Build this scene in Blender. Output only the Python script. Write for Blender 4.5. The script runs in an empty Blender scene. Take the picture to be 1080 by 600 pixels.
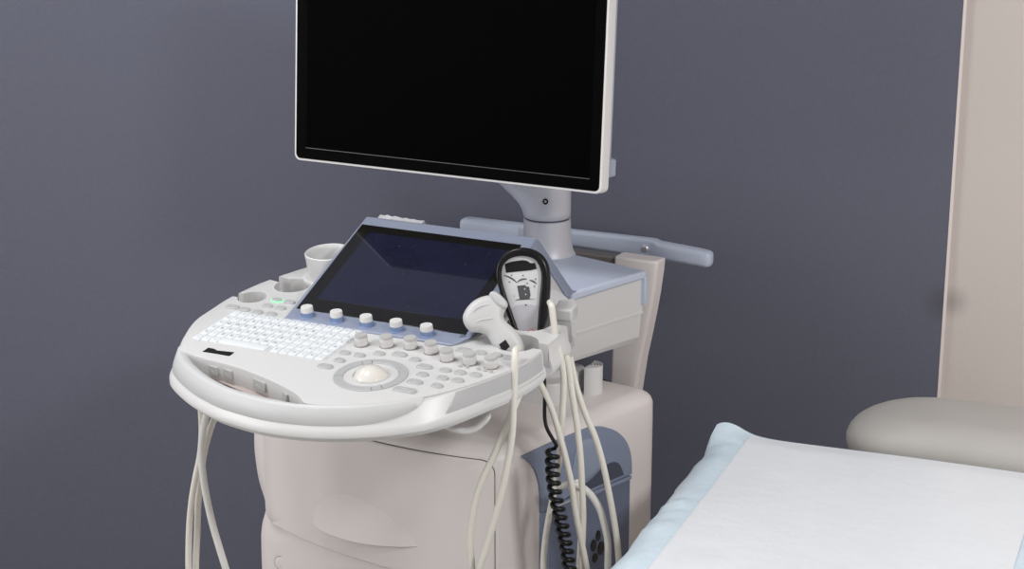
import bpy, bmesh, math, random
from mathutils import Vector, Matrix
random.seed(7)
DATA = {
 'probe_cable': [[0.2391,-0.1846,0.9456],[0.242,-0.1989,0.9461],[0.246,-0.2081,0.936],[0.2472,-0.2119,0.9104],[0.2461,-0.2125,0.8698],[0.2444,-0.2134,0.8287],[0.2386,-0.2163,0.7874],[0.2316,-0.2199,0.7456],[0.2222,-0.2246,0.7034],[0.2128,-0.2295,0.6637],[0.2033,-0.2343,0.6294],[0.1936,-0.2392,0.5746],[0.1953,-0.2429,0.5358],[0.1928,-0.2217,0.4932]],
 'cab_b': [[0.2334,-0.1337,0.8871],[0.234,-0.1671,0.8753],[0.236,-0.1941,0.8595],[0.2302,-0.2026,0.8365],[0.2151,-0.2103,0.795],[0.1987,-0.2187,0.753],[0.1891,-0.2236,0.7107],[0.1854,-0.2255,0.668],[0.1875,-0.2244,0.6249],[0.1932,-0.2215,0.5742],[0.2026,-0.2055,0.5207],[0.2114,-0.1786,0.4777]],
 'cab_c': [[0.2195,-0.1057,0.8849],[0.2308,-0.1045,0.8722],[0.2375,-0.0966,0.8524],[0.2471,-0.0916,0.8254],[0.2557,-0.0873,0.7911],[0.2644,-0.0828,0.7522],[0.272,-0.079,0.713],[0.2771,-0.0764,0.672],[0.2848,-0.0724,0.6276],[0.2926,-0.0685,0.5829],[0.3019,-0.0638,0.5226],[0.3042,-0.0401,0.4591]],
 'cab_d': [[0.2297,-0.0669,0.9776],[0.2393,-0.0822,0.9788],[0.2423,-0.0851,0.9717],[0.245,-0.086,0.9557],[0.2484,-0.0865,0.934],[0.255,-0.0877,0.913],[0.2586,-0.0858,0.8947],[0.2606,-0.0848,0.8736],[0.2602,-0.085,0.8454],[0.2592,-0.0855,0.8169],[0.2539,-0.077,0.7845],[0.2462,-0.0697,0.7371],[0.2404,-0.0726,0.6931],[0.2333,-0.0763,0.6486],[0.2285,-0.0787,0.6038],[0.2275,-0.0792,0.5586],[0.229,-0.0785,0.5052],[0.2299,-0.0668,0.4462]],
 'cab_e': [[0.2616,-0.0798,0.9089],[0.2653,-0.0779,0.8892],[0.2691,-0.076,0.8553],[0.2755,-0.0727,0.8083],[0.2808,-0.07,0.7579],[0.2836,-0.0686,0.707],[0.2853,-0.0677,0.6629],[0.2845,-0.0681,0.6184],[0.2824,-0.0692,0.5811],[0.2817,-0.0696,0.5206],[0.2793,-0.0528,0.4513]],
 'cab_f': [[0.2596,-0.0629,0.9008],[0.2633,-0.061,0.881],[0.2696,-0.0578,0.8497],[0.2807,-0.0521,0.8124],[0.2932,-0.0457,0.7778],[0.3034,-0.0405,0.7371],[0.3112,-0.0366,0.696],[0.3178,-0.0332,0.6561],[0.3233,-0.0304,0.6158],[0.3264,-0.0288,0.5737],[0.3297,-0.0271,0.5129],[0.3267,-0.0175,0.4462]],
 'cab_g': [[0.2286,-0.045,0.6896],[0.244,-0.0484,0.6967],[0.2584,-0.0466,0.7002],[0.2707,-0.0404,0.6958],[0.2831,-0.034,0.6824],[0.2932,-0.0289,0.6631],[0.2996,-0.0256,0.6392],[0.3049,-0.0229,0.6091],[0.3055,-0.0226,0.5668],[0.305,-0.0229,0.5056],[0.2972,-0.01,0.436]],
 'cab_h': [[0.2578,-0.0357,0.7035],[0.2625,-0.039,0.6922],[0.2672,-0.0421,0.672],[0.2708,-0.0459,0.6443],[0.2711,-0.0457,0.6068],[0.2691,-0.0468,0.5615],[0.2645,-0.0491,0.508],[0.2541,-0.032,0.436]],
 'coil_top': [[0.2324,-0.0992,0.9297],[0.2349,-0.0979,0.8947],[0.2353,-0.0954,0.873],[0.2369,-0.0969,0.8454],[0.2392,-0.1013,0.8187],[0.2444,-0.1042,0.8035],[0.2526,-0.1024,0.7885],[0.2586,-0.0993,0.777]],
 'coil_axis': [[0.2526,-0.1023,0.7742],[0.2522,-0.1026,0.7497],[0.2541,-0.1016,0.7208],[0.2585,-0.0993,0.6917],[0.2642,-0.0964,0.6624],[0.2692,-0.0939,0.633],[0.2737,-0.0916,0.6033],[0.277,-0.0899,0.566],[0.2777,-0.0873,0.5274]],
 'left_a': [[-0.2029,-0.2936,0.8224],[-0.2089,-0.2967,0.7935],[-0.2131,-0.2989,0.7645],[-0.2138,-0.2992,0.7324],[-0.2106,-0.2976,0.6913],[-0.204,-0.2942,0.6438],[-0.1957,-0.29,0.6019],[-0.1873,-0.2857,0.5626],[-0.1768,-0.2804,0.5108],[-0.1634,-0.2735,0.4677]],
 'left_b': [[-0.2188,-0.2883,0.8152],[-0.219,-0.2884,0.7818],[-0.2229,-0.2904,0.7453],[-0.2306,-0.2943,0.7085],[-0.2371,-0.2976,0.6715],[-0.2421,-0.3001,0.6266],[-0.2453,-0.3018,0.5662],[-0.2454,-0.3018,0.505],[-0.2386,-0.2984,0.4586]],
 'left_c': [[-0.2069,-0.2687,0.805],[-0.2151,-0.2729,0.7817],[-0.2238,-0.2774,0.7495],[-0.2303,-0.2807,0.7111],[-0.2358,-0.2835,0.6664],[-0.239,-0.2851,0.6214],[-0.2434,-0.2873,0.5606],[-0.2441,-0.2877,0.4991],[-0.2384,-0.2848,0.4525]],
 'black_cable': [[0.1102,0.2526,0.76],[0.1099,0.2973,0.7432],[0.1197,0.3248,0.7282],[0.1408,0.3355,0.7166],[0.162,0.3463,0.7033],[0.1726,0.3742,0.6812],[0.1783,0.4107,0.6518]],
 'hook': [[0.119,-0.2267,0.848],[0.1476,-0.2458,0.8465],[0.1673,-0.2469,0.8392],[0.1869,-0.2425,0.8363],[0.1996,-0.2361,0.8397],[0.2094,-0.2311,0.8486],[0.218,-0.2267,0.8595]],
 'hs_axes': [[0.9563,0.2924,0.0],[-0.0707,0.2314,0.9703],[0.2837,-0.9279,0.2419]],
 'hs_outer': [[-0.0289,-0.0141],[-0.0456,0.023],[-0.0603,0.0616],[-0.066,0.083],[-0.064,0.1007],[-0.055,0.114],[-0.0416,0.1221],[-0.028,0.124],[-0.0128,0.1213],[-0.0002,0.1131],[0.0079,0.1],[0.0114,0.0826],[0.0117,0.0597],[0.0112,0.0327],[0.0113,0.0057],[0.0122,-0.0159]],
 'hs_inner': [[-0.0221,-0.0137],[-0.0374,0.0235],[-0.0512,0.058],[-0.0576,0.0794],[-0.0569,0.0957],[-0.0491,0.1055],[-0.037,0.1108],[-0.0233,0.1114],[-0.0108,0.1072],[-0.0036,0.0968],[-0.0009,0.0821],[-0.0019,0.059],[-0.0032,0.0252],[-0.0029,-0.014]],
 'hs_patch': [[-0.0543,0.0995],[-0.0449,0.103],[-0.0376,0.1046],[-0.0286,0.1061],[-0.0221,0.1053],[-0.0175,0.1024],[-0.0111,0.1027],[-0.008,0.0948],[-0.017,0.0922],[-0.0352,0.0895],[-0.0519,0.087]],
 'hs_arcs1': [[-0.0554,0.0835],[-0.0476,0.0812],[-0.0411,0.0779],[-0.0363,0.074]],
 'hs_arcs2': [[-0.0363,0.0736],[-0.031,0.0778],[-0.0256,0.0795],[-0.0216,0.0794]],
 'hs_arcs3': [[-0.0182,0.0781],[-0.0142,0.0774],[-0.0105,0.0757],[-0.0076,0.0728]],
 'hs_block': [[-0.0352,0.0692],[-0.0234,0.071],[-0.0224,0.0689],[-0.0178,0.0687],[-0.0155,0.0575],[-0.0167,0.0515],[-0.0308,0.0504]],
 'hs_base': [[-0.038,0.0483],[-0.0335,0.0503],[-0.0226,0.0515],[-0.008,0.0515],[-0.0225,0.0501]],
 'hs_arrows': [[-0.0441,0.0841],[-0.0276,0.0845],[-0.0092,0.0803],[-0.0469,0.074],[-0.0213,0.0732],[-0.0106,0.0694]],
 'hs_mark': [[-0.0216,0.0426]],
 'hs_red': [[-0.0124,0.0061]],
 'hs_tri': [[-0.0383,0.0551]],
 'hs_low': [[-0.0486,0.0297],[-0.0368,0.0411],[-0.0204,0.0439],[-0.0053,0.0427],[-0.0019,0.0428]],
 'pr_axes': [[0.848,0.5299,0.0],[-0.224,0.3584,0.9063],[0.4803,-0.7686,0.4226]],
 'pr_head': [[-0.0069,0.0677],[-0.0211,0.0656],[-0.0328,0.06],[-0.0419,0.0513],[-0.0474,0.0417],[-0.0482,0.0338],[-0.0445,0.0239],[-0.0369,0.0166],[-0.0264,0.0155],[-0.0168,0.0117],[-0.0118,0.0036],[-0.0069,-0.0054],[0.0007,-0.0144],[0.0146,-0.0201],[0.0305,-0.0187],[0.0352,-0.01],[0.0338,0.0006],[0.0281,0.0132],[0.0197,0.0222],[0.0111,0.0304],[0.0088,0.0385],[0.0127,0.0491],[0.0112,0.0562],[0.0036,0.0662]],
 'pr_nose': [[-0.0108,0.0683],[-0.005,0.0712],[0.0028,0.0671],[0.0113,0.058],[0.014,0.0517],[0.0108,0.0464],[0.003,0.0489],[-0.0039,0.0548],[-0.008,0.0611]],
 'pr_stick': [[-0.0001,-0.0034],[0.0089,0.003],[0.0147,-0.0068],[0.0087,-0.012],[0.0027,-0.0095]],
 'pr_ridge': [[-0.0361,0.0405],[-0.0297,0.0475],[-0.0198,0.0517],[-0.0101,0.0523]],
 'pr_ridge2': [[-0.033,0.0272],[-0.0241,0.0314],[-0.0135,0.0323],[-0.0064,0.0336]],
 'pr_end': [[0.0221,-0.0079]],
 'pr_dot': [[0.0034,0.0614]],
 'sticker': [[-0.2664,-0.0149],[-0.2659,-0.0077],[-0.2666,-0.0009],[-0.2559,-0.0011],[-0.2485,-0.0047],[-0.2219,-0.0012],[-0.2209,-0.0084],[-0.2214,-0.0145],[-0.2433,-0.0143]],
 'rec_btn': [[-0.2343,-0.0409],[-0.2062,-0.0415],[-0.1436,-0.0511],[-0.0878,-0.0751]],
}

SC = bpy.context.scene
COL = SC.collection
R = math.radians
I4 = Matrix.Identity(4)
WORLD = {}

# ------------------------------------------------------------------ materials
def mat(name, col, rough=.45, metal=0., spec=.5, noise=0., nscale=60., bump=0., bscale=300., emit=None, estr=0., coat=0., trans=0., sub=0.):
    m = bpy.data.materials.new(name); m.use_nodes = True
    nt = m.node_tree; b = nt.nodes['Principled BSDF']
    b.inputs['Base Color'].default_value = (*col, 1)
    b.inputs['Roughness'].default_value = rough
    b.inputs['Metallic'].default_value = metal
    b.inputs['Specular IOR Level'].default_value = spec
    if coat: b.inputs['Coat Weight'].default_value = coat; b.inputs['Coat Roughness'].default_value = .08
    if emit: b.inputs['Emission Color'].default_value = (*emit, 1); b.inputs['Emission Strength'].default_value = estr
    if sub: b.inputs['Subsurface Weight'].default_value = sub; b.inputs['Subsurface Radius'].default_value = (.006, .005, .004); 
    if noise or bump:
        tc = nt.nodes.new('ShaderNodeTexCoord')
    if noise:
        n = nt.nodes.new('ShaderNodeTexNoise'); n.inputs['Scale'].default_value = nscale; n.inputs['Detail'].default_value = 4
        nt.links.new(tc.outputs['Object'], n.inputs['Vector'])
        r = nt.nodes.new('ShaderNodeValToRGB')
        r.color_ramp.elements[0].position = .3; r.color_ramp.elements[1].position = .7
        r.color_ramp.elements[0].color = (*[c*(1-noise) for c in col], 1)
        r.color_ramp.elements[1].color = (*[min(1, c*(1+noise)) for c in col], 1)
        nt.links.new(n.outputs['Fac'], r.inputs['Fac']); nt.links.new(r.outputs['Color'], b.inputs['Base Color'])
    if bump:
        n2 = nt.nodes.new('ShaderNodeTexNoise'); n2.inputs['Scale'].default_value = bscale; n2.inputs['Detail'].default_value = 3
        nt.links.new(tc.outputs['Object'], n2.inputs['Vector'])
        bp = nt.nodes.new('ShaderNodeBump'); bp.inputs['Strength'].default_value = bump; bp.inputs['Distance'].default_value = .002
        nt.links.new(n2.outputs['Fac'], bp.inputs['Height']); nt.links.new(bp.outputs['Normal'], b.inputs['Normal'])
    return m

M = dict(
    wall=mat('wall_paint_slate', (.127, .131, .172), .75, spec=.3, noise=.03, nscale=120, bump=.25, bscale=260),
    beige=mat('wall_paint_beige', (.62, .565, .53), .8, spec=.3, bump=.2, bscale=220),
    corner=mat('corner_bead', (.78, .70, .66), .6),
    room=mat('room_paint', (.62, .61, .60), .8),
    ceil=mat('ceiling_paint', (.85, .85, .84), .9),
    floor=mat('floor_vinyl', (.40, .38, .36), .5, noise=.1, nscale=8),
    white=mat('console_white', (.635, .63, .625), .38, spec=.4, noise=.01, nscale=400, bump=.04, bscale=900),
    lip=mat('shell_white', (.71, .705, .70), .33, spec=.4),
    grey=mat('hand_rest_grey', (.60, .605, .605), .42, spec=.4, bump=.05, bscale=900),
    cart=mat('cart_beige', (.765, .712, .69), .42, spec=.4, bump=.05, bscale=700),
    taupe=mat('rear_panel_shade', (.16, .145, .14), .6),  # cart beige darkened: the monitor's shadow is put into this colour
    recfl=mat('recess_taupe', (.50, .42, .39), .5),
    seam=mat('seam_dark', (.10, .085, .08), .8),
    blue=mat('blue_grey_plastic', (.52, .57, .69), .42, spec=.4, bump=.05, bscale=800),
    frame=mat('screen_frame_blue', (.27, .305, .405), .32, spec=.45),
    trim=mat('side_trim_grey', (.50, .50, .505), .42, spec=.4, bump=.05, bscale=900),
    flank=mat('flank_blue', (.225, .265, .37), .42, spec=.4, bump=.05, bscale=800),
    panel=mat('connector_blue', (.135, .16, .235), .5, noise=.05, nscale=40),
    panel2=mat('latch_blue', (.27, .315, .42), .35),
    dark=mat('recess_shade_gap', (.06, .07, .105), .6),
    glass=mat('black_glass', (.008, .008, .007), .06, spec=.8),
    disp=mat('touch_display', (.011, .012, .030), .035, spec=1.0, noise=.15, nscale=25),
    mbezel=mat('monitor_bezel', (.001, .001, .001), .5, spec=.03),
    mscr=mat('monitor_screen', (.0008, .0008, .0009), .5, spec=.015),
    mline=mat('screen_edge', (.10, .095, .09), .4),
    mwhite=mat('monitor_white', (.80, .785, .77), .4),
    mback=mat('monitor_back', (.36, .40, .48), .45),
    silver=mat('column_silver', (.58, .58, .62), .45, metal=.2, spec=.5, bump=.05, bscale=900),
    metal=mat('screw_metal', (.62, .62, .64), .4, metal=.8),
    black=mat('black_rubber', (.003, .003, .0035), .25, spec=.4),
    cord=mat('cord_black', (.004, .004, .0045), .35, spec=.35),
    tape=mat('tape_black', (.006, .005, .0055), .6, spec=.3),
    cable=mat('cable_cream', (.79, .765, .69), .42, spec=.4),
    cable2=mat('cable_white', (.81, .795, .76), .42, spec=.4),
    board=mat('key_bed', (.62, .63, .64), .5),
    key=mat('key_white', (.74, .765, .785), .5, emit=(.9, .96, 1.), estr=.03),
    legend=mat('key_legend', (.06, .06, .06), .6),
    button=mat('button_grey', (.46, .47, .465), .4),
    bicon=mat('button_icon', (.62, .62, .61), .5),
    knobcap=mat('knob_cap', (.50, .495, .49), .45),
    knobtop=mat('knob_top', (.72, .71, .70), .45),
    knobgrip=mat('knob_grip', (.62, .60, .585), .45),
    knobblue=mat('knob_blue', (.23, .32, .52), .4),
    knobbase=mat('knob_base', (.30, .27, .265), .5),
    ball=mat('trackball', (.76, .735, .68), .12, spec=.5, coat=.5),
    probe=mat('probe_white', (.60, .60, .60), .42, spec=.4, bump=.05, bscale=900),
    plate=mat('handset_face', (.66, .66, .67), .4),
    plate2=mat('handset_lower', (.50, .49, .52), .4),
    icon=mat('handset_icon', (.075, .075, .08), .6),
    red=mat('handset_red', (.75, .08, .07), .5),
    green=mat('lamp_green', (.10, .7, .22), .4, emit=(.15, 1., .35), estr=1.1),
    padw=mat('pad_white', (.80, .825, .86), .30, spec=.5, noise=.015, nscale=14, bump=.35, bscale=45),
    padb=mat('pad_blue', (.66, .775, .855), .32, spec=.5, noise=.02, nscale=20, bump=.5, bscale=70),
    vinyl=mat('vinyl_beige', (.45, .43, .405), .48, spec=.4, noise=.02, nscale=18, bump=.1, bscale=500),
    vinyl2=mat('table_base', (.55, .53, .50), .5),
    lampm=mat('lamp_panel', (.9, .9, .9), .6, emit=(1, .97, .93), estr=6.),
    clear=mat('crumpled_tape', (.46, .46, .48), .25),
    tyre=mat('caster_tyre', (.12, .12, .13), .6),
)

def dust(m):
    nt = m.node_tree; b = nt.nodes['Principled BSDF']; tc = nt.nodes.new('ShaderNodeTexCoord')
    n = nt.nodes.new('ShaderNodeTexNoise'); n.inputs['Scale'].default_value = 420; n.inputs['Detail'].default_value = 1
    r = nt.nodes.new('ShaderNodeMapRange'); r.inputs['From Min'].default_value = .735; r.inputs['From Max'].default_value = .80; r.inputs['To Max'].default_value = .35
    mx = nt.nodes.new('ShaderNodeMixRGB'); mx.inputs['Color2'].default_value = (.35, .35, .38, 1)
    src = b.inputs['Base Color'].links[0].from_socket
    nt.links.new(tc.outputs['Object'], n.inputs['Vector']); nt.links.new(n.outputs['Fac'], r.inputs['Value']); nt.links.new(r.outputs['Result'], mx.inputs['Fac'])
    nt.links.new(src, mx.inputs['Color1']); nt.links.new(mx.outputs['Color'], b.inputs['Base Color'])
dust(M['disp'])
# smudge on the walls: a stain with a shape of its own
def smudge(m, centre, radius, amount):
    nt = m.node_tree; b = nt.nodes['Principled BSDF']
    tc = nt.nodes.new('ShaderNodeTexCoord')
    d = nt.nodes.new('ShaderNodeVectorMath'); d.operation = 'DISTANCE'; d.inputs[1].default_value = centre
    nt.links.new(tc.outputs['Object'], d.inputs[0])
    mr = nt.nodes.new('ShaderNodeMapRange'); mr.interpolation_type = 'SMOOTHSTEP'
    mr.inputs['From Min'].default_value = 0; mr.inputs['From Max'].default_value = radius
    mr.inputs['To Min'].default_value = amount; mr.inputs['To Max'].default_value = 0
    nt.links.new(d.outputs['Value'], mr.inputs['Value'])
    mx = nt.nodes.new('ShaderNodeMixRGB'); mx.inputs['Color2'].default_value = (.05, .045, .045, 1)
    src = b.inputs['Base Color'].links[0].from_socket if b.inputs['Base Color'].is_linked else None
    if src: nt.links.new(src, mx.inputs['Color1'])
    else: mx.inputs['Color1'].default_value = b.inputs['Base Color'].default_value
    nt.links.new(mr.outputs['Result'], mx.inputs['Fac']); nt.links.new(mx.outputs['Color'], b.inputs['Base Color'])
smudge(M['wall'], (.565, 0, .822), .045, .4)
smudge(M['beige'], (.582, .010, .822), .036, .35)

# ------------------------------------------------------------------ object helpers
def place(o, parent=None, mw=I4):
    COL.objects.link(o)
    WORLD[o.name] = mw.copy()
    o.parent = parent
    if parent is not None: o.matrix_parent_inverse = WORLD[parent.name].inverted()
    o.matrix_basis = mw
    return o

def thing(name, label, cat, loc=(0, 0, 0), group=None, kind=None):
    o = bpy.data.objects.new(name, None); o.empty_display_size = .05
    place(o, None, Matrix.Translation(loc)); tag(o, label, cat, group, kind)
    return o

def tag(o, label=None, cat=None, group=None, kind=None):
    if label: o['label'] = label
    if cat: o['category'] = cat
    if group: o['group'] = group
    if kind: o['kind'] = kind
    return o

class MB:
    """collects vertices, faces and material slots of one mesh"""
    def __init__(s): s.v, s.f, s.m = [], [], []
    def add(s, vs, fs, mi=0):
        b = len(s.v); s.v += [tuple(v) for v in vs]
        s.f += [tuple(b+i for i in f) for f in fs]; s.m += [mi]*len(fs)
    def box(s, lo, hi, mi=0, mw=None):
        vs = [Vector((x, y, z)) for x in (lo[0], hi[0]) for y in (lo[1], hi[1]) for z in (lo[2], hi[2])]
        if mw: vs = [mw @ v for v in vs]
        s.add(vs, [(0,1,3,2), (4,6,7,5), (0,4,5,1), (2,3,7,6), (0,2,6,4), (1,5,7,3)], mi)
    def loft(s, rings, mi=0, cap0=True, cap1=True, closed=True):
        n = len(rings[0]); vs = [v for r in rings for v in r]; fs = []
        for k in range(len(rings)-1):
            for i in range(n if closed else n-1):
                j = (i+1) % n
                fs.append((k*n+i, k*n+j, (k+1)*n+j, (k+1)*n+i))
        if cap0: fs.append(tuple(range(n-1, -1, -1)))
        if cap1: fs.append(tuple((len(rings)-1)*n+i for i in range(n)))
        s.add(vs, fs, mi)
    def prism(s, poly, a, b, mi=0, fr=None):
        """poly of 2D points swept from a to b along the third axis of frame fr(x,y,z)->Vector"""
        fr = fr or (lambda x, y, z: Vector((x, y, z)))
        s.loft([[fr(x, y, a) for x, y in poly], [fr(x, y, b) for x, y in poly]], mi)
    def tube(s, pts, r, n=12, mi=0, cap=True):
        pts = [Vector(p) for p in pts]; rs = r if isinstance(r, (list, tuple)) else [r]*len(pts)
        rings = []; t = (pts[1]-pts[0]).normalized()
        u = t.orthogonal().normalized()
        for i, p in enumerate(pts):
            t = (pts[min(i+1, len(pts)-1)]-pts[max(i-1, 0)])
            if t.length < 1e-9: t = Vector((0, 0, 1))
            t.normalize(); u = (u-t*u.dot(t)).normalized(); w = t.cross(u)
            rings.append([p+(u*math.cos(2*math.pi*k/n)+w*math.sin(2*math.pi*k/n))*rs[i] for k in range(n)])
        s.loft(rings, mi, cap, cap)
    def lathe(s, prof, c=(0, 0, 0), n=32, mi=0, sx=1., sy=1., mw=None):
        rings = []
        for r, z in prof:
            ring = [Vector((c[0]+r*sx*math.cos(2*math.pi*k/n), c[1]+r*sy*math.sin(2*math.pi*k/n), c[2]+z)) for k in range(n)]
            rings.append([mw @ v for v in ring] if mw else ring)
        s.loft(rings, mi)
    def build(s, name, mats, parent=None, mw=I4, angle=40, bevel=0, seg=2, sub=0, label=None, weld=False):
        me = bpy.data.meshes.new(name); me.from_pydata(s.v, [], s.f)
        mats = mats if isinstance(mats, (list, tuple)) else [mats]
        for m in mats: me.materials.append(M[m] if isinstance(m, str) else m)
        me.polygons.foreach_set('material_index', s.m)
        bm = bmesh.new(); bm.from_mesh(me)
        if weld: bmesh.ops.remove_doubles(bm, verts=bm.verts, dist=1e-5)
        bmesh.ops.recalc_face_normals(bm, faces=bm.faces); bm.to_mesh(me); bm.free()
        finish(me, angle)
        o = bpy.data.objects.new(name, me); place(o, parent, mw)
        if bevel:
            bv = o.modifiers.new('bevel', 'BEVEL'); bv.width = bevel; bv.segments = seg; bv.limit_method = 'ANGLE'; bv.angle_limit = R(35)
        if sub:
            sd = o.modifiers.new('subd', 'SUBSURF'); sd.levels = sub; sd.render_levels = sub
        if label: o['label'] = label
        return o

def finish(me, angle=40):
    me.polygons.foreach_set('use_smooth', [True]*len(me.polygons))
    me.set_sharp_from_angle(angle=R(angle)); me.update()

def share(src, name, parent, mw):
    o = src.copy(); o.name = name
    o.parent = None; place(o, parent, mw); return o

def crom(pts, n=8, closed=False):
    pts = [Vector(p) for p in pts]; out = []; N = len(pts)
    for i in range(N if closed else N-1):
        if closed: p0, p1, p2, p3 = pts[i-1], pts[i], pts[(i+1) % N], pts[(i+2) % N]
        else: p0, p1, p2, p3 = pts[max(i-1, 0)], pts[i], pts[i+1], pts[min(i+2, N-1)]
        for k in range(n):
            t = k/n
            out.append(.5*((2*p1)+(-p0+p2)*t+(2*p0-5*p1+4*p2-p3)*t*t+(-p0+3*p1-3*p2+p3)*t**3))
    if not closed: out.append(pts[-1])
    return out
def crom2(pts, n=8, closed=False): return [(v.x, v.y) for v in crom([(p[0], p[1], 0) for p in pts], n, closed)]

def rrect(x0, x1, y0, y1, r, n=5):
    out = []
    for cx, cy, a in ((x1-r, y1-r, 0), (x0+r, y1-r, 90), (x0+r, y0+r, 180), (x1-r, y0+r, 270)):
        for k in range(n+1):
            t = R(a+90*k/n); out.append((cx+r*math.cos(t), cy+r*math.sin(t)))
    return out

def offset(poly, d):
    """offset a counter-clockwise polyline (closed) outward; d is a number or one per point"""
    n = len(poly); out = []
    for i, (x, y) in enumerate(poly):
        ax, ay = poly[i-1]; bx, by = poly[(i+1) % n]
        tx, ty = bx-ax, by-ay; l = math.hypot(tx, ty) or 1
        dd = d[i] if isinstance(d, (list, tuple)) else d
        out.append((x+ty/l*dd, y-tx/l*dd))
    return out

def boolean_cut(o, cutters):
    for c in cutters:
        md = o.modifiers.new('cut', 'BOOLEAN'); md.operation = 'DIFFERENCE'; md.object = c; md.solver = 'EXACT'
    bpy.context.view_layer.update()
    dg = bpy.context.evaluated_depsgraph_get()
    me = bpy.data.meshes.new_from_object(o.evaluated_get(dg))
    o.modifiers.clear(); old = o.data; o.data = me; me.name = old.name; bpy.data.meshes.remove(old)
    finish(me, 35)

# ------------------------------------------------------------------ the room
CAM = Vector((1.3157, -2.316, 1.72))
WM = Matrix.Translation((.05, .57, 0)) @ Matrix.Rotation(R(14), 4, 'Z')   # the slate wall stands a little turned from the machine
XC = .570         # its outside corner, along the wall
def struct(name, m, lo, hi):
    b = MB(); b.box(lo, hi); o = b.build(name, m, None, WM); o['kind'] = 'structure'; return o
struct('wall_back', 'wall', (-2.6, 0, 0), (XC-.003, .16, 2.7))
struct('wall_right', 'beige', (XC-.02, .010, 0), (3.2, .16, 2.7))
struct('trim_1', 'corner', (XC-.003, -.001, 0), (XC+.0022, .02, 2.7))
struct('wall_left', 'room', (-2.7, -4.6, 0), (-2.6, .16, 2.7))
struct('wall_side', 'beige', (3.2, -4.6, 0), (3.3, .16, 2.7))
struct('wall_front', 'room', (-2.7, -4.7, 0), (3.3, -4.6, 2.7))
struct('floor', 'floor', (-2.7, -4.7, -.1), (3.3, .16, 0))
struct('ceiling', 'ceil', (-2.7, -4.7, 2.7), (3.3, .16, 2.8))

# ------------------------------------------------------------------ ultrasound machine
UM = thing('ultrasound_machine', 'white and blue-grey ultrasound machine with a big black monitor, standing against the slate wall', 'ultrasound machine', (.015, .365, 0))

# ---- console: own frame, origin at the trackball, tilted towards the user
MC = Matrix.Translation((.075, -.30, .916)) @ Matrix.Rotation(R(6.3), 4, 'X')
UC = -.088
half = [(0, -.114), (.042, -.110), (.082, -.100), (.134, -.076), (.182, -.039), (.216, .003), (.251, .071), (.266, .125), (.268, .182), (.265, .245), (.240, .315), (.19, .365), (.10, .392), (0, .40)]
lhalf = [(0, -.114), (.042, -.110), (.084, -.101), (.140, -.077), (.196, -.039), (.228, .003), (.256, .071), (.261, .125), (.261, .178), (.247, .250), (.216, .325), (.18, .367), (.10, .392), (0, .40)]
def sample(hp, n=6):
    full = [(UC+x, y) for x, y in hp] + [(UC-x, y) for x, y in lhalf[-2:0:-1]]
    return crom2(full, n, True)
OUT = sample(half)                       # counter-clockwise from the front centre
def fness(v): return max(0., min(1., (.05-v)/.09))
def ring(off, h): return [Vector((x, y, h)) for x, y in off]

# cutters for the four round probe holders and their slots
cut = []
def cutter(cx, cy, r, slot, lo=-.12, hi=.03):
    b = MB(); b.lathe([(r*.93, lo), (r*.95, -.012), (r, hi)], (cx, cy, 0), 40)
    a = b.build('cut_hole', 'white', None, MC); cut.append(a)
    b = MB(); (x0, y0), (x1, y1), w = slot
    d = Vector((x1-x0, y1-y0, 0)); nrm = Vector((-d.y, d.x, 0)).normalized()*w/2
    p = [Vector((x0, y0, 0))-nrm, Vector((x1, y1, 0))-nrm*1.25, Vector((x1, y1, 0))+nrm*1.25, Vector((x0, y0, 0))+nrm]
    b.loft([[v+Vector((0, 0, lo)) for v in p], [v+Vector((0, 0, hi)) for v in p]])
    cut.append(b.build('cut_slot', 'white', None, MC))
cutter(.137, .167, .031, ((.15, .167), (.24, .169), .018))
cutter(.121, .241, .0345, ((.14, .255), (.24, .262), .022))
cutter(-.317, .182, .023, ((-.32, .182), (-.42, .184), .014))
cutter(-.285, .244, .029, ((-.29, .252), (-.40, .279), .017))

# top plate with the hand recess left open in front
rec = crom2([(-.312, -.012), (-.302, -.0200), (-.288, -.0245), (-.251, -.033), (-.208, -.038), (-.167, -.047), (-.111, -.065), (-.064, -.086), (-.040, -.104), (-.022, -.1045)], 5)
iL = min(range(len(OUT)), key=lambda i: (OUT[i][0]+.312)**2+(OUT[i][1]+.012)**2)
iR = min(range(len(OUT)), key=lambda i: (OUT[i][0]+.018)**2+(OUT[i][1]+.104)**2)
rec[0] = OUT[iL]
plate = []
i = iR
while i != iL:
    plate.append(OUT[i]); i = (i+1) % len(OUT)
plate = plate[1:] + rec[1:-1]
b = MB()
pin = offset(plate, -.0022); pin2 = offset(plate, -.0006)
b.loft([ring(plate, -.036), ring(plate, -.0026), ring(pin2, -.0007), ring(pin, 0)])
console = b.build('console', 'white', UM, MC)
boolean_cut(console, cut)

# lower shell: floor of the hand recess, white lip and underside
fn = [fness(y) for x, y in OUT]
def o_(front, side): return offset(OUT, [side+(front-side)*f for f in fn])
b = MB()
b.loft([ring(o_(-.03, -.012), -.0295), ring(o_(-.002, -.002), -.0290), ring(o_(.0006, .0002), -.0028), ring(o_(.0046, .0004), -.0060), ring(o_(.0135, .001), -.0232), ring(o_(.0175, .003), -.0275), ring(o_(.0215, .0045), -.034),
        ring(o_(.0215, .0045), -.0385), ring(o_(.0185, .003), -.0425), ring(o_(.0165, .0015), -.0430), ring(o_(.0135, .0), -.0475), ring(o_(.004, -.008), -.051), ring(o_(-.05, -.06), -.058)])
shell = b.build('lower_shell', 'lip', console, MC, angle=30)
boolean_cut(shell, cut)
for c in cut:
    bpy.data.objects.remove(c, do_unlink=True)

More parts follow.
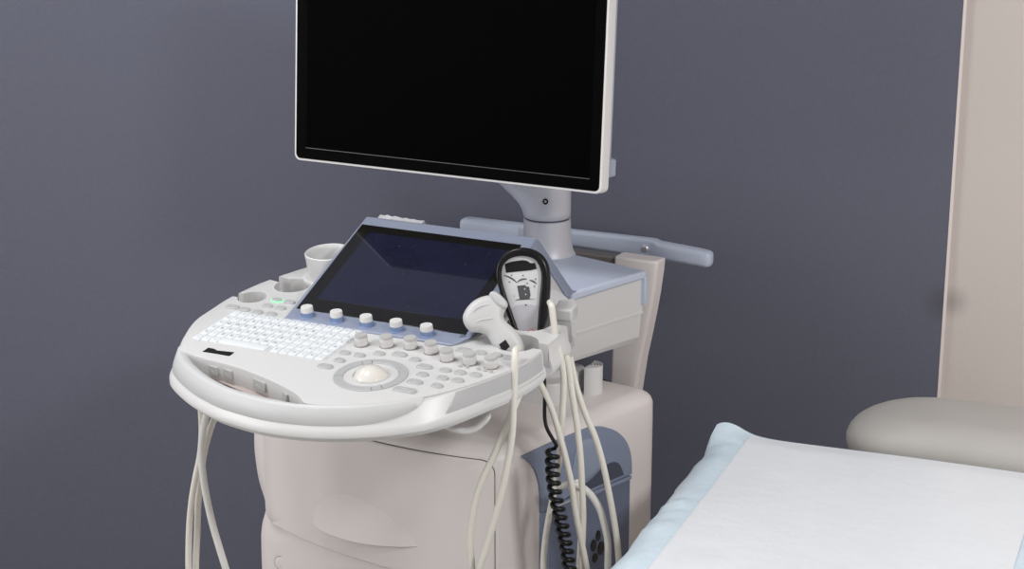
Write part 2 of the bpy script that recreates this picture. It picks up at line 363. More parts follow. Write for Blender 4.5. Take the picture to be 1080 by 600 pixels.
# grey hand rest round the front edge
n = len(OUT)
i1 = min(range(n), key=lambda i: (OUT[i][0]-.098)**2+(OUT[i][1]+.036)**2)
idx = []; i = iL
while True:
    idx.append(i)
    if i == i1: break
    i = (i+1) % n
dense = crom2([OUT[k] for k in idx], 3); N = len(dense)
rings = []
for k, (x, y) in enumerate(dense):
    ax, ay = dense[max(k-1, 0)]; bx, by = dense[min(k+1, N-1)]
    l = math.hypot(bx-ax, by-ay); nx, ny = (by-ay)/l, -(bx-ax)/l
    e = 1.
    t = k/(N-1)
    if t > .80: e = max(.03, math.sqrt(max(0, 1-((t-.80)/.20)**2)))
    if t < .06: e = .25+.75*math.sqrt(t/.06)
    inn = .012 if -.30 < x < -.075 else .012*max(0., 1-(x+.075)/.03) if x >= -.075 else .002
    inn = max(inn, -.0004) if x < -.045 else -.0003
    prof = [(-inn, -.029 if inn > 0 else -.012*e), (-inn*.9, -.006*e), (-inn*.4 if inn > 0 else .0004, -.0012 if inn > 0 else -.0005), (.002, -.0008), (.005*e+.001, -.0035*e), (.0145*e+.0005, -.0225*e), (.0140*e+.0003, -.0245*e)]
    rings.append([Vector((x+nx*o, y+ny*o, h)) for o, h in prof])
b = MB(); b.loft(rings); b.build('hand_rest', 'grey', console, MC, angle=50)

# raised prong of the rear holder
pg = [(.1475, .2645), (.173, .2685), (.1715, .292), (.158, .312), (.138, .300)]
b = MB(); b.prism(pg, -.004, .0145); b.build('holder_prong', 'white', console, MC, bevel=.003, seg=3)
# taupe floor of the hand recess
n = len(OUT); inner = offset(OUT, -.0105)
inner = [inner[(iL+k) % n] for k in range((iR-iL) % n+1)]
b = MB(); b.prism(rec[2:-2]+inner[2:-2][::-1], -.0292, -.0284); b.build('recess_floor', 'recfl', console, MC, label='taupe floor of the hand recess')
# grey side trims
def side_trim(flip):
    pts = sorted([(x, y) for x, y in OUT if (x < UC if flip else x > UC) and -.03 < y < .158], key=lambda p: p[1])
    pts = crom2(pts, 4)
    def at(v):
        k = max(i for i in range(len(pts)) if pts[i][1] <= max(v, pts[0][1]+1e-9)); k = min(max(k, 1), len(pts)-2)
        (ax, ay), (bx, by) = pts[k], pts[k+1]; t = (v-ay)/(by-ay); x = ax+(bx-ax)*t
        (ax, ay), (bx, by) = pts[k-1], pts[k+1]; l = math.hypot(bx-ax, by-ay)
        nx, ny = (by-ay)/l, -(bx-ax)/l
        return (x, v, -nx, -ny) if flip else (x, v, nx, ny)
    rs = []
    for k in range(41):
        q = k/40; row = []
        for o, h in ((-.001, -.0035), (.0012, -.0040), (.0022, -.0160), (.0028, -.0268), (.0024, -.0285), (-.001, -.0285)):
            w = (-h/.0285)**1.5
            x, v, nx, ny = at(.004+(.153-.004)*q-.022*w*(1-q)**3)
            f = fness(v)*(.0046*min(1, (-h-.0028)/.0032) if h > -.006 else .0046+.0089*min(1, (-h-.006)/.0172))
            row.append(Vector((x+nx*(o+f), v+ny*(o+f), h)))
        rs.append(row)
    b = MB(); b.loft(rs); return b.build('side_trim', 'trim', console, MC, angle=30)
side_trim(False); side_trim(True)
# raised moulding line under the side trim
pts = [(x, y) for x, y in OUT if x > UC and .015 < y < .158]
pts = sorted(pts, key=lambda p: p[1])
b = MB(); b.tube([Vector((x+.0052, y-.0018, -.0315)) for x, y in pts], .0011, 6); b.build('moulding', 'lip', console, MC)

# buttons in the hand recess
for (u, v), w, h, yaw in zip(DATA['rec_btn'], (.0165, .0165, .0275, .0145), (.0125, .0125, .0135, .0125), (-9, -12, -20, -38)):
    k = min(range(len(rec)), key=lambda q: (rec[q][0]-u)**2)
    mw = MC @ Matrix.Translation((rec[k][0], rec[k][1]-.0018, -.0145)) @ Matrix.Rotation(R(yaw), 4, 'Z') @ Matrix.Rotation(R(-6), 4, 'X')
    b = MB(); b.prism(rrect(-w/2, w/2, -h/2, h/2, .0008, 2), -.0008, .004, 0, lambda x, y, z: Vector((x, z, y)))
    b.add([(-w*.25, -.0010, -h*.05), (w*.2, -.0010, -h*.22), (w*.22, -.0010, -h*.1), (-w*.2, -.0010, h*.1)], [(0, 1, 2, 3)], 1)
    b.build('recess_button', ['button', 'bicon'], console, mw, bevel=.0004)

# black tape strip and hook
b = MB(); b.prism([tuple(p) for p in DATA['sticker']], 0, .0006); b.build('tape_strip', 'tape', console, MC, label='torn strip of black tape')
hk = crom(DATA['hook'], 6); rs = []
for k, p in enumerate(hk):
    t = (hk[min(k+1, len(hk)-1)]-hk[max(k-1, 0)]).normalized()
    w = Vector((-math.sin(R(27)), math.cos(R(27)), 0)); u = w.cross(t).normalized()
    hw, ht = .0070, .0044
    if k > len(hk)-4: ht *= .5+.5*(len(hk)-1-k)/3; hw *= .75+.25*(len(hk)-1-k)/3
    rs.append([p+w*(hw*math.cos(a)*1.)+u*(ht*math.sin(a)) for a in [2*math.pi*q/16 for q in range(16)]])
b = MB(); b.loft(rs); b.build('cable_hook', 'lip', console, I4, angle=60)

# cup on the left rear edge, in its round seat
b = MB()
b.lathe([(.0325, -.02), (.0335, -.018), (.0352, .028), (.0365, .036), (.0365, .0385), (.0352, .0395), (.034, .038), (.0325, .032), (.030, -.012), (.0, -.012)], (-.252, .300, 0), 40)
b.lathe([(.0425, -.004), (.0425, .0006), (.0395, .0014), (.037, .0006), (.031, -.004)], (-.252, .300, 0), 40)
b.build('cup_holder', 'lip', console, MC)

# trackball and its ring
b = MB()
rr = .027; pr = [(.0237, -.004)] + [(rr*math.sin(R(a)), -.0130+rr*math.cos(R(a))) for a in range(61, 0, -5)] + [(.0002, .0140)]
b.lathe(pr, (0, 0, 0), 40); b.build('trackball', 'ball', console, MC, angle=80)
b = MB(); segs = [(-58, -40), (-40, 118), (118, 137), (137, 205), (205, 302)]
for a0, a1 in ((a+.8, c-.8) for a, c in segs):
    k = max(2, int((a1-a0)/6)); rs = []
    for q in range(k+1):
        t = R(a0+(a1-a0)*q/k); c, s_ = math.cos(t), math.sin(t)
        rs.append([Vector((c*r, s_*r, h)) for r, h in ((.0375, 0), (.0378, .0012), (.0386, .0018), (.0500, .0018), (.0508, .0012), (.0511, 0))])
    b.loft(rs)
b.build('trackball_ring', 'button', console, MC, angle=35)
b = MB(); b.lathe([(.0262, 0), (.0262, .0012), (.0248, .0016), (.0238, .0002)], (0, 0, 0), 36); b.build('ball_bezel', 'white', console, MC)

# buttons
def button(w, d, green=False):
    b = MB(); r = d/2*.98
    def rr_(s, dx=0): return [(x*s, y*s) for x, y in rrect(-w/2, w/2, -d/2, d/2, r*.999, 6)]
    b.loft([[Vector((x, y, h)) for x, y in rr_(s)] for s, h in ((1.07, 0), (1.07, .0006), (1., .0009), (.97, .0022), (.86, .0028), (.6, .0026))])
    b.add([(-w*.16, -d*.05, .00268), (w*.16, -d*.05, .00268), (w*.16, d*.06, .00268), (-w*.16, d*.06, .00268)], [(0, 1, 2, 3)], 1)
    return b.build('button', ['button', 'bicon'], console, MC, angle=50)
BT = {'b': (.0165, .0115), 'w': (.0225, .0122), 'x': (.034, .0125), 'd': (.0055, .0045)}
spots = [('w', -.321, .137), ('b', -.2975, .1355), ('b', -.2735, .1335), ('b', -.2495, .134), ('b', -.273, .159), ('b', -.2495, .158), ('b', -.2495, .183), ('G', -.273, .184),
  ('b', -.072, .051), ('b', -.0485, .051), ('b', -.0255, .066), ('w', .003, .073), ('b', .032, .065), ('w', .056, .049), ('b', .066, .026), ('w', .068, .001), ('x', .068, -.026), ('b', -.0655, .026), ('w', -.073, .002),
  ('b', .0885, .049), ('b', .111, .0495), ('b', .134, .050), ('b', .097, .0255), ('b', .120, .026), ('b', .102, .001),
  ('w', .080, .117), ('b', .106, .118), ('b', .130, .119), ('b', .151, .1155),
  ('d', .101, .068), ('d', .111, .068), ('d', .129, .068), ('d', .139, .067), ('d', .149, .066)]
made = {}
for kind, u, v in spots:
    kk = 'b' if kind == 'G' else kind
    if kk not in made:
        made[kk] = button(*BT[kk]); o = made[kk]
    else: o = share(made[kk], 'button', console, MC)
    mw = MC @ Matrix.Translation((u, v, 0)); o.matrix_basis = mw; WORLD[o.name] = mw
    if kind == 'G':
        b = MB(); rs = []
        for q in range(36):
            t = 2*math.pi*q/36; c, s_ = math.cos(t), math.sin(t)
            rs.append([Vector((c*a, s_*e, h)) for a, e, h in ((.0088, .0063, .0), (.0088, .0063, .0009), (.0096, .0071, .001), (.0102, .0077, 0))])
        rs.append(rs[0]); b.loft(rs, 0, False, False)
        b.build('power_light', 'green', console, mw, label='glowing green ring around the power button')

# rotary knobs
def knob(cols, parent):
    b = MB()
    b.lathe([(.0102, 0), (.0102, .0012), (.0094, .0018)], n=28, mi=2)
    b.lathe([(.0093, .0016), (.0092, .0085)], n=28, mi=1)
    b.lathe([(.0093, .0085), (.0092, .0122), (.0090, .0124)], n=28, mi=0)
    b.lathe([(.0090, .0124), (.0090, .0150), (.0085, .0165), (.0, .0166)], n=28, mi=3)
    for k in range(28):
        t = 2*math.pi*k/28; b.box((-.0004, -.0003, .002), (.0003, .0003, .0083), 1, Matrix.Rotation(t, 4, 'Z') @ Matrix.Translation((.0092, 0, 0)))
    return b.build('knob', cols, parent, MC, angle=40)
k0 = None
for u, v in [(-.0655, .0845), (-.0295, .093), (.005, .100), (.040, .0955), (.073, .081), (.108, .0815), (.141, .0815)]:
    o = knob(['knobtop', 'knobtop', 'knobbase', 'knobcap'], console) if k0 is None else share(k0, 'knob', console, MC)
    k0 = k0 or o; mw = MC @ Matrix.Translation((u, v, 0)); o.matrix_basis = mw; WORLD[o.name] = mw

# keyboard with its keys
b = MB(); b.prism(rrect(-.311, -.0855, .0155, .1255, .004), 0, .0004); kb = b.build('keyboard', 'board', UM, MC)
rows = ['1234567890-=', 'QWERTYUIOP[]', "ASDFGHJKL;'", 'ZXCVBNM,./']
def letter(ch, size=.0078):
    cu = bpy.data.curves.new('t', 'FONT'); cu.body = ch; cu.size = size; cu.align_x = 'CENTER'; cu.align_y = 'CENTER'
    o = bpy.data.objects.new('t', cu); COL.objects.link(o); bpy.context.view_layer.update()
    me = bpy.data.meshes.new_from_object(o.evaluated_get(bpy.context.evaluated_depsgraph_get()))
    r = [tuple(v.co) for v in me.vertices], [tuple(p.vertices) for p in me.polygons]
    bpy.data.objects.remove(o); bpy.data.curves.remove(cu); bpy.data.meshes.remove(me); return r
def keycap(u, v, w, d, ch):
    b = MB()
    def q(s, h): return [Vector((x, y, h)) for x, y in rrect(-w/2+s, w/2-s, -d/2+s, d/2-s, .0012, 3)]
    b.loft([q(0, .0), q(0, .0014), q(.0005, .0022), q(.001, .0024)])
    if ch:
        vs, fs = letter(ch)
        b.add([(x-w*.0, y, .00255) for x, y, z in vs], fs, 1)
    b.build('key', ['key', 'legend'], kb, MC @ Matrix.Translation((u, v, 0)), angle=50)
P_, X0 = .01475, -.3095
for r in range(5):
    v = .1165-r*.0182
    line = ['', *rows[0], '', ''] if r == 1 else None
    for c in range(15):
        u = X0+P_*(c+.5)+.0006
        if r == 0: ch = '' if c == 0 else '^' if c % 3 else '*'
        else:
            s_ = rows[r-1]; off = {1: 1, 2: 1, 3: 1, 4: 2}[r]; ch = s_[c-off] if 0 <= c-off < len(s_) else ('-' if c % 2 else '=')
        keycap(u, v, P_-.0016, .0162, ch)
v = .1165-5*.0182
for c in range(3): keycap(X0+P_*(c+.5)+.0006, v, P_-.0016, .0155, '-')
keycap(X0+P_*5.75+.0006, v, P_*5.4, .0150, '')
for c in range(9, 15): keycap(X0+P_*(c+.5)+.0006-.0, v, P_-.0016, .0155, '=' if c % 2 else '-')

# ---- touch screen wedge
TA = R(23.5)
S0 = Vector((0, -.149, .939)); SD = Vector((0, math.cos(TA), math.sin(TA))); SN = Vector((0, -math.sin(TA), math.cos(TA)))
ST = S0+SD*.230
prof = [(-.1775, .9285, -.146, .131), (-.1770, .9325, -.146, .131), (S0.y-.003, S0.z-.0005, -.1490, .1465), (ST.y, ST.z, -.150, .1435), (ST.y+.006, ST.z-.001, -.150, .1435), (ST.y+.012, ST.z-.010, -.151, .146),
        (.112, .9435, -.166, .181), (.126, .9385, -.166, .183), (.126, .930, -.166, .183), (.104, .933, -.164, .178), (ST.y+.002, ST.z-.0165, -.150, .1435), (S0.y+.010, S0.z-.010, -.1490, .1465)]
b = MB(); xl = [Vector((a, y, z)) for y, z, a, c in prof]; xr = [Vector((c, y, z)) for y, z, a, c in prof]
b.loft([xl, xr]); touch = b.build('touchscreen', 'frame', UM, I4, bevel=.003, seg=3, angle=35)
b = MB(); pf = [(S0.y+.006, S0.z-.010, -.1465, .1435), (ST.y+.002, ST.z-.0155, -.1475, .1410), (.106, .9335, -.162, .1755), (.112, .90, -.158, .173), (.0, .885, -.14, .14), (-.14, .90, -.135, .125)]
b.loft([[Vector((a, y, z)) for y, z, a, c in pf], [Vector((c, y, z)) for y, z, a, c in pf]]); b.build('screen_support', 'white', touch, angle=35, label='white wedge under the touchscreen')
def onscreen(x, s, h): return Vector((x, 0, 0))+S0+SD*s+SN*h
def quad_slab(b, pts, h0, h1, mi=0):
    b.loft([[onscreen(x, s, h0) for x, s in pts], [onscreen(x, s, h1) for x, s in pts]], mi)
b = MB(); quad_slab(b, [(-.1435, .0), (.1390, .0), (.1290, .2105), (-.1460, .2105)], -.002, .0012); b.build('bezel_glass', 'glass', touch, bevel=.0008)
b = MB(); quad_slab(b, [(-.1225, .0285), (.1160, .0285), (.1195, .193), (-.1235, .193)], .0, .0015); b.build('display', 'disp', touch)
k1 = None
for x in (-.1155, -.0655, -.0155, .034, .0835):
    o = knob(['knobtop', 'knobblue', 'knobblue', 'knobtop'], touch) if k1 is None else share(k1, 'knob', touch, MC)
    k1 = k1 or o; mw = MC @ Matrix.Translation((x-.0742, .139, .0035)); o.matrix_basis = mw; WORLD[o.name] = mw

# ---- deck behind the touch screen
dk = [(-.164, .112), (.181, .112), (.2325, .279), (.085, .3175), (-.115, .367)]
b = MB(); b.prism(dk, .9255, .939); deck = b.build('deck', 'blue', UM, bevel=.004, seg=3)
b = MB(); b.box((.2215, .271, .884), (.2335, .281, .930)); b.build('deck_strip', 'blue', deck, bevel=.002)
bod = [(-.15, -.06), (.148, -.06), (.176, .112), (.2285, .276), (.084, .313), (-.113, .363)]
b = MB()
def rg(poly, d, z): return [Vector((x, y, z)) for x, y in offset(poly, d)]
b.loft([rg(bod, -.03, .818), rg(bod, -.012, .821), rg(bod, -.006, .830), rg(bod, -.0035, .866), rg(bod, -.0035, .8675), rg(bod, .0, .8685), rg(bod, .0, .8715), rg(bod, -.0015, .873), rg(bod, -.001, .9275)])
b.build('console_base', 'white', UM, angle=25)

# ---- crumpled clear tape on the top edge of the touch screen
b = MB(); rows_ = []
for i in range(13):
    x = -.128+i*.0065; w = .5+.5*math.sin(i*1.9)
    rows_.append([Vector((x, ST.y-.001, ST.z+.0012+.001*w)), Vector((x+.002, ST.y+.004, ST.z+.004+.0035*random.random()*(1.4-i/13))), Vector((x, ST.y+.011, ST.z-.004+.002*w)), Vector((x, ST.y+.010, ST.z-.0065)), Vector((x, ST.y+.004, ST.z+.0005)), Vector((x, ST.y-.001, ST.z+.0002))])
b.loft(rows_); tp = b.build('clear_tape', 'clear', None, angle=20)
tag(tp, 'crumpled strip of clear tape stuck on top edge of the tilted touchscreen', 'tape')

# ---- monitor column, neck and monitor
CX, CY = .0445, .305
b = MB(); b.lathe([(.0470, .937), (.0455, .9395), (.0425, .945), (.0398, .958), (.0386, .98), (.0384, .9965), (.0370, .9975)], (CX, CY, 0), 40)
mcol = b.build('monitor_column', 'silver', UM, angle=50)
b = MB(); b.lathe([(.0365, .996), (.0365, 1.0005)], (CX, CY, 0), 40); b.build('column_gap', 'dark', mcol)
rs = []
for z, ex in ((1.0003, 0.), (1.001, 0.), (1.012, .003), (1.024, .010), (1.036, .021), (1.048, .034), (1.060, .046), (1.075, .052), (1.10, .054)):
    rr_ = .0382 if z > 1.0005 else .0370
    q = []
    for k in range(48):
        t = 2*math.pi*k/48; c, s_ = math.cos(t), math.sin(t)
        # widens to the left (as the viewer sees it) towards the monitor arm
        x, y = rr_*c, rr_*s_
        if c*math.cos(R(27))+s_*math.sin(R(27)) < 0: x -= ex*math.cos(R(20))*abs(c*math.cos(R(27))+s_*math.sin(R(27)))**.6; y -= ex*math.sin(R(20))*abs(c*math.cos(R(27))+s_*math.sin(R(27)))**.6
        q.append(Vector((CX+x, CY+y, z)))
    rs.append(q)
b = MB(); b.loft(rs); neck = b.build('monitor_neck', 'silver', UM, angle=60)
sv = Vector((.0345, .280, 1.0315)); d = Vector((.36, -.93, 0)).normalized(); sv = Vector((CX, CY, 1.0335))+d*.0380
mws = Matrix.Translation(sv) @ d.to_track_quat('Z', 'Y').to_matrix().to_4x4()
b = MB(); b.lathe([(.0062, -.002), (.0062, .0006), (.0054, .0009), (.0046, .0002)], n=24, mi=0); b.lathe([(.0046, -.001), (.0046, .0006), (.0022, .0008), (.0018, -.001), (0, -.001)], n=24, mi=1)
b.build('neck_screw', ['metal', 'black'], neck, mws)
b = MB(); b.tube(crom([(CX-.02, CY-.01, 1.07), (CX-.03, CY-.02, 1.13), (-.01, .265, 1.20), (-.05, .235, 1.25)], 6), .034, 20); b.build('monitor_arm', 'silver', UM, angle=60)

MX = .0
MT = Matrix.Translation((-.0645, .150, 1.0858)) @ Matrix.Rotation(R(-4.1), 4, 'X')     # x right, y back, z up, origin bottom centre of the front
W2, H2 = .274, .365
b = MB()
fr_ = lambda x, z, y: Vector((x, y, z))
def mr(i, y, r=.010): return [Vector((x, y, z)) for x, z in rrect(-W2+i, W2-i, i, H2-i, r)]
b.loft([mr(.0028, .0), mr(.0008, .0004), mr(0, .002), mr(-.001, .022), mr(.001, .025), mr(.006, .026)])
b.loft([mr(.010, .024), mr(.010, .030), mr(.030, .038)], 0)
mon = b.build('monitor', ['mwhite'], UM, MT, angle=35)
b = MB(); b.loft([mr(.004, -.0006, .008), mr(.004, .001, .008)]); b.build('screen_bezel', 'mbezel', mon, MT)
b = MB(); b.prism([(-.2505, .0225), (.2525, .0225), (.2525, .345), (-.2505, .345)], -.0010, 0, 0, fr_); b.build('screen', 'mscr', mon, MT)
b = MB(); b.box((-.2515, -.0011, .0215), (.2535, -.0004, .0225)); b.build('screen_edge', 'mline', mon, MT)
b = MB()
b.loft([[Vector((x, y, z)) for x, z in rrect(-W2+.016-e, W2-.016+e, .016-e*0, H2-.016, .012)] for y, e in ((.0255, .012), (.034, .014), (.042, .006), (.052, -.03))])
b.loft([[Vector((x, y, z)) for x, z in rrect(W2-.03, W2+s_, .022, .050, .004)] for y, s_ in ((.0255, -.004), (.028, .002), (.040, .004), (.048, -.004))])
b.build('monitor_back', 'mback', mon, MT, angle=40)

# ---- push handle across the back
HZ, HY = .921, .470
hp = []
b = MB(); rs = []
for x, hw, hh, dy, dz in ((-.2030, .004, .006, -.002, .0), (-.2005, .010, .011, -.002, 0), (-.196, .0125, .0135, -.001, 0), (-.19, .0135, .0145, .0, 0), (-.085, .0135, .0145, 0, .001), (-.080, .011, .0135, .004, .001), (-.07, .010, .013, .004, .001), (.155, .010, .0165, .004, .0), (.165, .0105, .0165, .003, .0), (.175, .0135, .0150, .0, -.001), (.25, .0135, .0140, -.002, -.004), (.262, .0135, .0135, -.003, -.005), (.2675, .011, .0115, -.003, -.005), (.2695, .006, .007, -.003, -.005)):
    poly = [(HY+dy+p, HZ+dz+q) for p, q in rrect(-hw, hw, -hh, hh, min(hw, hh)*.62, 4)]
    rs.append([Vector((x, p, q)) for p, q in poly])
b.loft(rs); hand = b.build('push_handle', 'blue', UM, angle=50)
b = MB(); b.lathe([(.0058, -.001), (.0058, .0010), (.0042, .0026), (0, .0026)], n=20)
b.build('handle_bolt', 'metal', hand, Matrix.Translation((.151, HY-.0070, .921)) @ Matrix.Rotation(R(90), 4, 'X'))

# ---- curved rear support
def sup(xs):
    b = MB(); rs = []
    for xl_, xr_, z in xs: rs.append([Vector((x, y, z)) for x, y in ((xl_, .395), (xr_-.012, .392), (xr_, .398), (xr_+.002, .43), (xl_, .43))])
    b.loft(rs); return b
xs = [(.118, .1600, .60), (.1195, .1620, .66), (.122, .1740, .7465), (.124, .1825, .79), (.124, .1900, .8314), (.124, .1945, .86), (.124, .1995, .90), (.124, .2010, .921)]
rsup = sup(xs).build('rear_support', 'cart', UM, bevel=.004, angle=35)
b = MB(); b.box((-.09, .402, .865), (.125, .428, .917)); b.build('shaded_rear_panel', 'taupe', rsup, bevel=.003)  # shadowed part of the rear panel, its shade painted as a darker colour

# ---- cabinet in the cart's own frame
K = Matrix.Translation((.015, .365, 0)) @ Matrix.Rotation(R(-8), 4, 'Z')
def fy(x): return -.478+.040*(abs(x+.02)/.235)**2.2
def plan(d=0., back=-.066, lx=0.):
    pts = []
    for k in range(25):
        x = -.266+.478*k/24; pts.append((x, fy(x)))
    pts += [(.2195, -.418), (.223, -.395), (.2355, -.31), (.2475, -.22), (.2605, -.125)]
    for a in range(0, 91, 15): pts.append((.2325+.03*math.cos(R(a)), back-.03+.03*math.sin(R(a))))
    for a in range(90, 181, 15): pts.append((-.2965+.03*math.cos(R(a)), back-.03+.03*math.sin(R(a))))
    pts += [(-.3205, -.125), (-.3075, -.22), (-.2955, -.31), (-.2875, -.395), (-.2795, -.418)]
    pts = [(x+(lx if x < -.2 else 0), y) for x, y in pts]
    return offset(pts, d)
def lx(z): return .015*math.exp(-((z-.552)/.032)**2)-.006*math.exp(-((z-.655)/.045)**2)   # waist of the left flank
b = MB(); rs = []
for z, d in ((.09, -.03), (.10, -.012), (.12, -.006), (.40, 0), (.46, 0), (.50, 0), *[(.505+.0125*k, 0) for k in range(17)], (.735, -.0005), (.7415, -.003), (.747, -.008), (.7510, -.0155), (.7535, -.021), (.7545, -.0265)):
    rs.append([Vector((x, y, z)) for x, y in plan(d, lx=lx(z))])
b.loft(rs); cab = b.build('cabinet', 'cart', UM, K, angle=50)

def on_front(x, z, o): return Vector((x, fy(x)-o, z))
def front_sheet(name, m, x0, x1, z0, z1, r, o0, o1, parent, edge=.002):
    """curved panel that follows the front of the cabinet"""
    nx, nz = 36, 16; top = []; b = MB()
    def ins(x, z):  # clamp to a rounded rectangle
        dx = max(x0+r-x, x-(x1-r), 0); dz = max(z0+r-z, z-(z1-r), 0)
        l = math.hypot(dx, dz)
        if l > r:
            cx = min(max(x, x0+r), x1-r); cz = min(max(z, z0+r), z1-r)
            x, z = cx+(x-cx)*r/l, cz+(z-cz)*r/l
        return x, z
    ring_ = rrect(x0, x1, z0, z1, r, 8)
    dense_ = []
    for k in range(len(ring_)):
        a, c = ring_[k], ring_[(k+1) % len(ring_)]; m_ = max(1, int(math.dist(a, c)/.012))
        for q in range(m_): dense_.append((a[0]+(c[0]-a[0])*q/m_, a[1]+(c[1]-a[1])*q/m_))
    cx, cz = (x0+x1)/2, (z0+z1)/2
    def sc(s): return [(cx+(x-cx)*s, cz+(z-cz)*s) for x, z in dense_]
    rings = [[on_front(x, z, o0) for x, z in dense_], [on_front(x, z, o1-edge) for x, z in dense_]]
    e = [(x-(edge if x > cx else -edge)*.9, z-(edge if z > cz else -edge)*.9) for x, z in dense_]
    rings.append([on_front(x, z, o1) for x, z in e])
    for s in (.85, .7, .55, .4, .25, .1): rings.append([on_front(cx+(x-cx)*s, cz+(z-cz)*s, o1) for x, z in e])
    b.loft(rings); return b.build(name, m, parent, K, angle=40)
front_sheet('cover_gap', 'seam', -.2437, .2077, .5373, .7377, .0205, -.001, .0008, cab, .0003)
cover = front_sheet('front_cover', 'cart', -.2430, .2070, .5380, .7370, .020, -.001, .0034, cab)
# leaf-shaped pull on the front cover
b = MB(); na, nb = 28, 10; rs = []
for i in range(na+1):
    a = i/na; x = -.118+.208*a
    zb = .5745-.004*math.sin(math.pi*a)+.012*a**2; s_ = math.sin(math.pi*a**.8)**.75 if 0 < a < 1 else 0
    zt = zb+.068*s_
    row = [on_front(x, zb, .0)]
    row.append(on_front(x, zb, .0035+.014*s_))
    for j in range(nb+1):
        t = j/nb; row.append(on_front(x, zb+.0012*s_+(zt-zb)*t, .0035+.0145*s_*(1-t)**1.3+.0004))
    row.append(on_front(x, zt, .0)); rs.append(row)
b.loft(rs); b.build('pull_handle', 'cart', cab, K, angle=35)
b = MB(); b.lathe([(.0115, 0), (.0115, .0006), (.0105, .001), (0, .001)], n=28, mi=0); b.lathe([(.0124, 0), (.0124, .0003), (.0116, .0003)], n=28, mi=1)
b.build('screw_cap', ['cart', 'seam'], cab, K @ Matrix.Translation((-.205, fy(-.205)-.0002, .474)) @ Matrix.Rotation(R(90), 4, 'X') @ Matrix.Rotation(R(9), 4, 'Y'))

# blue flank on the right: frame s (backwards along the flank), z up, o outward
FL = R(8.)
def fl(yc, z, o): 
    s_ = yc+.404; return Vector((.2222+s_*math.sin(FL)+o*math.cos(FL), -.404+s_*math.cos(FL)-o*math.sin(FL), z))
def flank(name, m, poly, o0, o1, parent, bevel=.002, label=None):
    b = MB(); b.loft([[fl(y, z, o0) for y, z in poly], [fl(y, z, o1) for y, z in poly]]); return b.build(name, m, parent, K, bevel=bevel, seg=3, angle=35, label=label)
up_ = [(-.357, .634)] + crom2([(-.357, .652), (-.360, .680), (-.370, .706), (-.384, .724), (-.398, .735)], 4)[:] + [(-.330, .7385), (-.241, .7385)] + crom2([(-.215, .732), (-.183, .716), (-.158, .692), (-.146, .665), (-.143, .634)], 4)
flank_top = flank('flank_cover', 'flank', up_[::-1], -.012, .0035, cab, .003)
lowp = [(-.357, .632), (-.357, .26), (-.143, .26), (-.143, .632)]
lowpan = flank('connector_panel', 'panel', lowp, -.012, .0005, cab, .003)
flank('panel_edge', 'flank', [(-.357, .6325), (-.357, .26), (-.335, .26), (-.335, .6325)], -.006, .0022, lowpan, .003)
for y0, y1, zz in ((-.243, -.205, .6315), (-.196, -.145, .6315)):
    flank('ledge', 'flank', [(y0, zz), (y0, zz-.006), (y1, zz-.006), (y1, zz)], -.004, .0045, lowpan, .0012)
# grip opening as a flat patch, cavity shade put into its colour; latch
flank('grip_shade_patch', 'dark', crom2([(-.305, .6395), (-.275, .647), (-.245, .654), (-.218, .664), (-.195, .668), (-.176, .660), (-.164, .6385)], 5) + [(-.305, .6385)], .0, .0042, flank_top, .001)
b = MB()
for_ = []
lat = crom2([(-.292, .650), (-.288, .690), (-.276, .716), (-.258, .724), (-.236, .715), (-.219, .695), (-.211, .672), (-.235, .661), (-.262, .653)], 4, True)
cy_ = sum(p[0] for p in lat)/len(lat); cz_ = sum(p[1] for p in lat)/len(lat)
b.loft([[fl(cy_+(y-cy_)*s, cz_+(z-cz_)*s, o) for y, z in lat] for s, o in ((1.0, .002), (1., .005), (.95, .0068), (.8, .0085), (.5, .0095), (.1, .0098))])
b.build('latch', 'panel2', flank_top, K, angle=50)
for yc, z, a, c in ((-.221, .553, .0052, .009), (-.232, .540, .0065, .010), (-.214, .530, .0075, .011), (-.228, .518, .006, .008), (-.206, .566, .004, .006)):
    pl = [(yc+a*math.cos(2*math.pi*k/20), z+c*math.sin(2*math.pi*k/20)) for k in range(20)]
    flank('socket', 'black', pl, 0, .0018, lowpan, 0)
# base and casters, below the frame
b = MB(); b.loft([[Vector((x, y, z)) for x, y in plan(d)] for z, d in ((.075, -.03), (.085, -.02), (.105, -.02))]); b.build('cart_base', 'tyre', UM, K)
for sx, sy in ((-.17, -.37), (.17, -.37), (-.19, -.12), (.19, -.12)):
    mw = K @ Matrix.Translation((sx, sy, .04))
    b = MB(); b.lathe([(.028, -.013), (.038, -.011), (.040, 0), (.038, .011), (.028, .013)], n=28, mw=Matrix.Rotation(R(90), 4, 'Y')); b.box((-.018, -.02, .03), (.018, .02, .045)); b.build('caster', 'tyre', UM, mw, bevel=.002)

# ---- lifting neck between cabinet and console
NX, NY = .113, .165
b = MB(); b.lathe([(.0385, .76), (.0385, .835)], (NX, NY, 0), 40); b.build('lift_column', 'white', UM)
b = MB()
blk = [(NX+x, NY+y) for x, y in rrect(-.050, .047, -.060, .058, .022)]
b.loft([[Vector((x, y, z)) for x, y in offset(blk, d)] for z, d in ((.748, .0), (.785, 0), (.7885, -.002), (.789, -.006))]); lift = b.build('lift_collar', 'white', UM, angle=40)
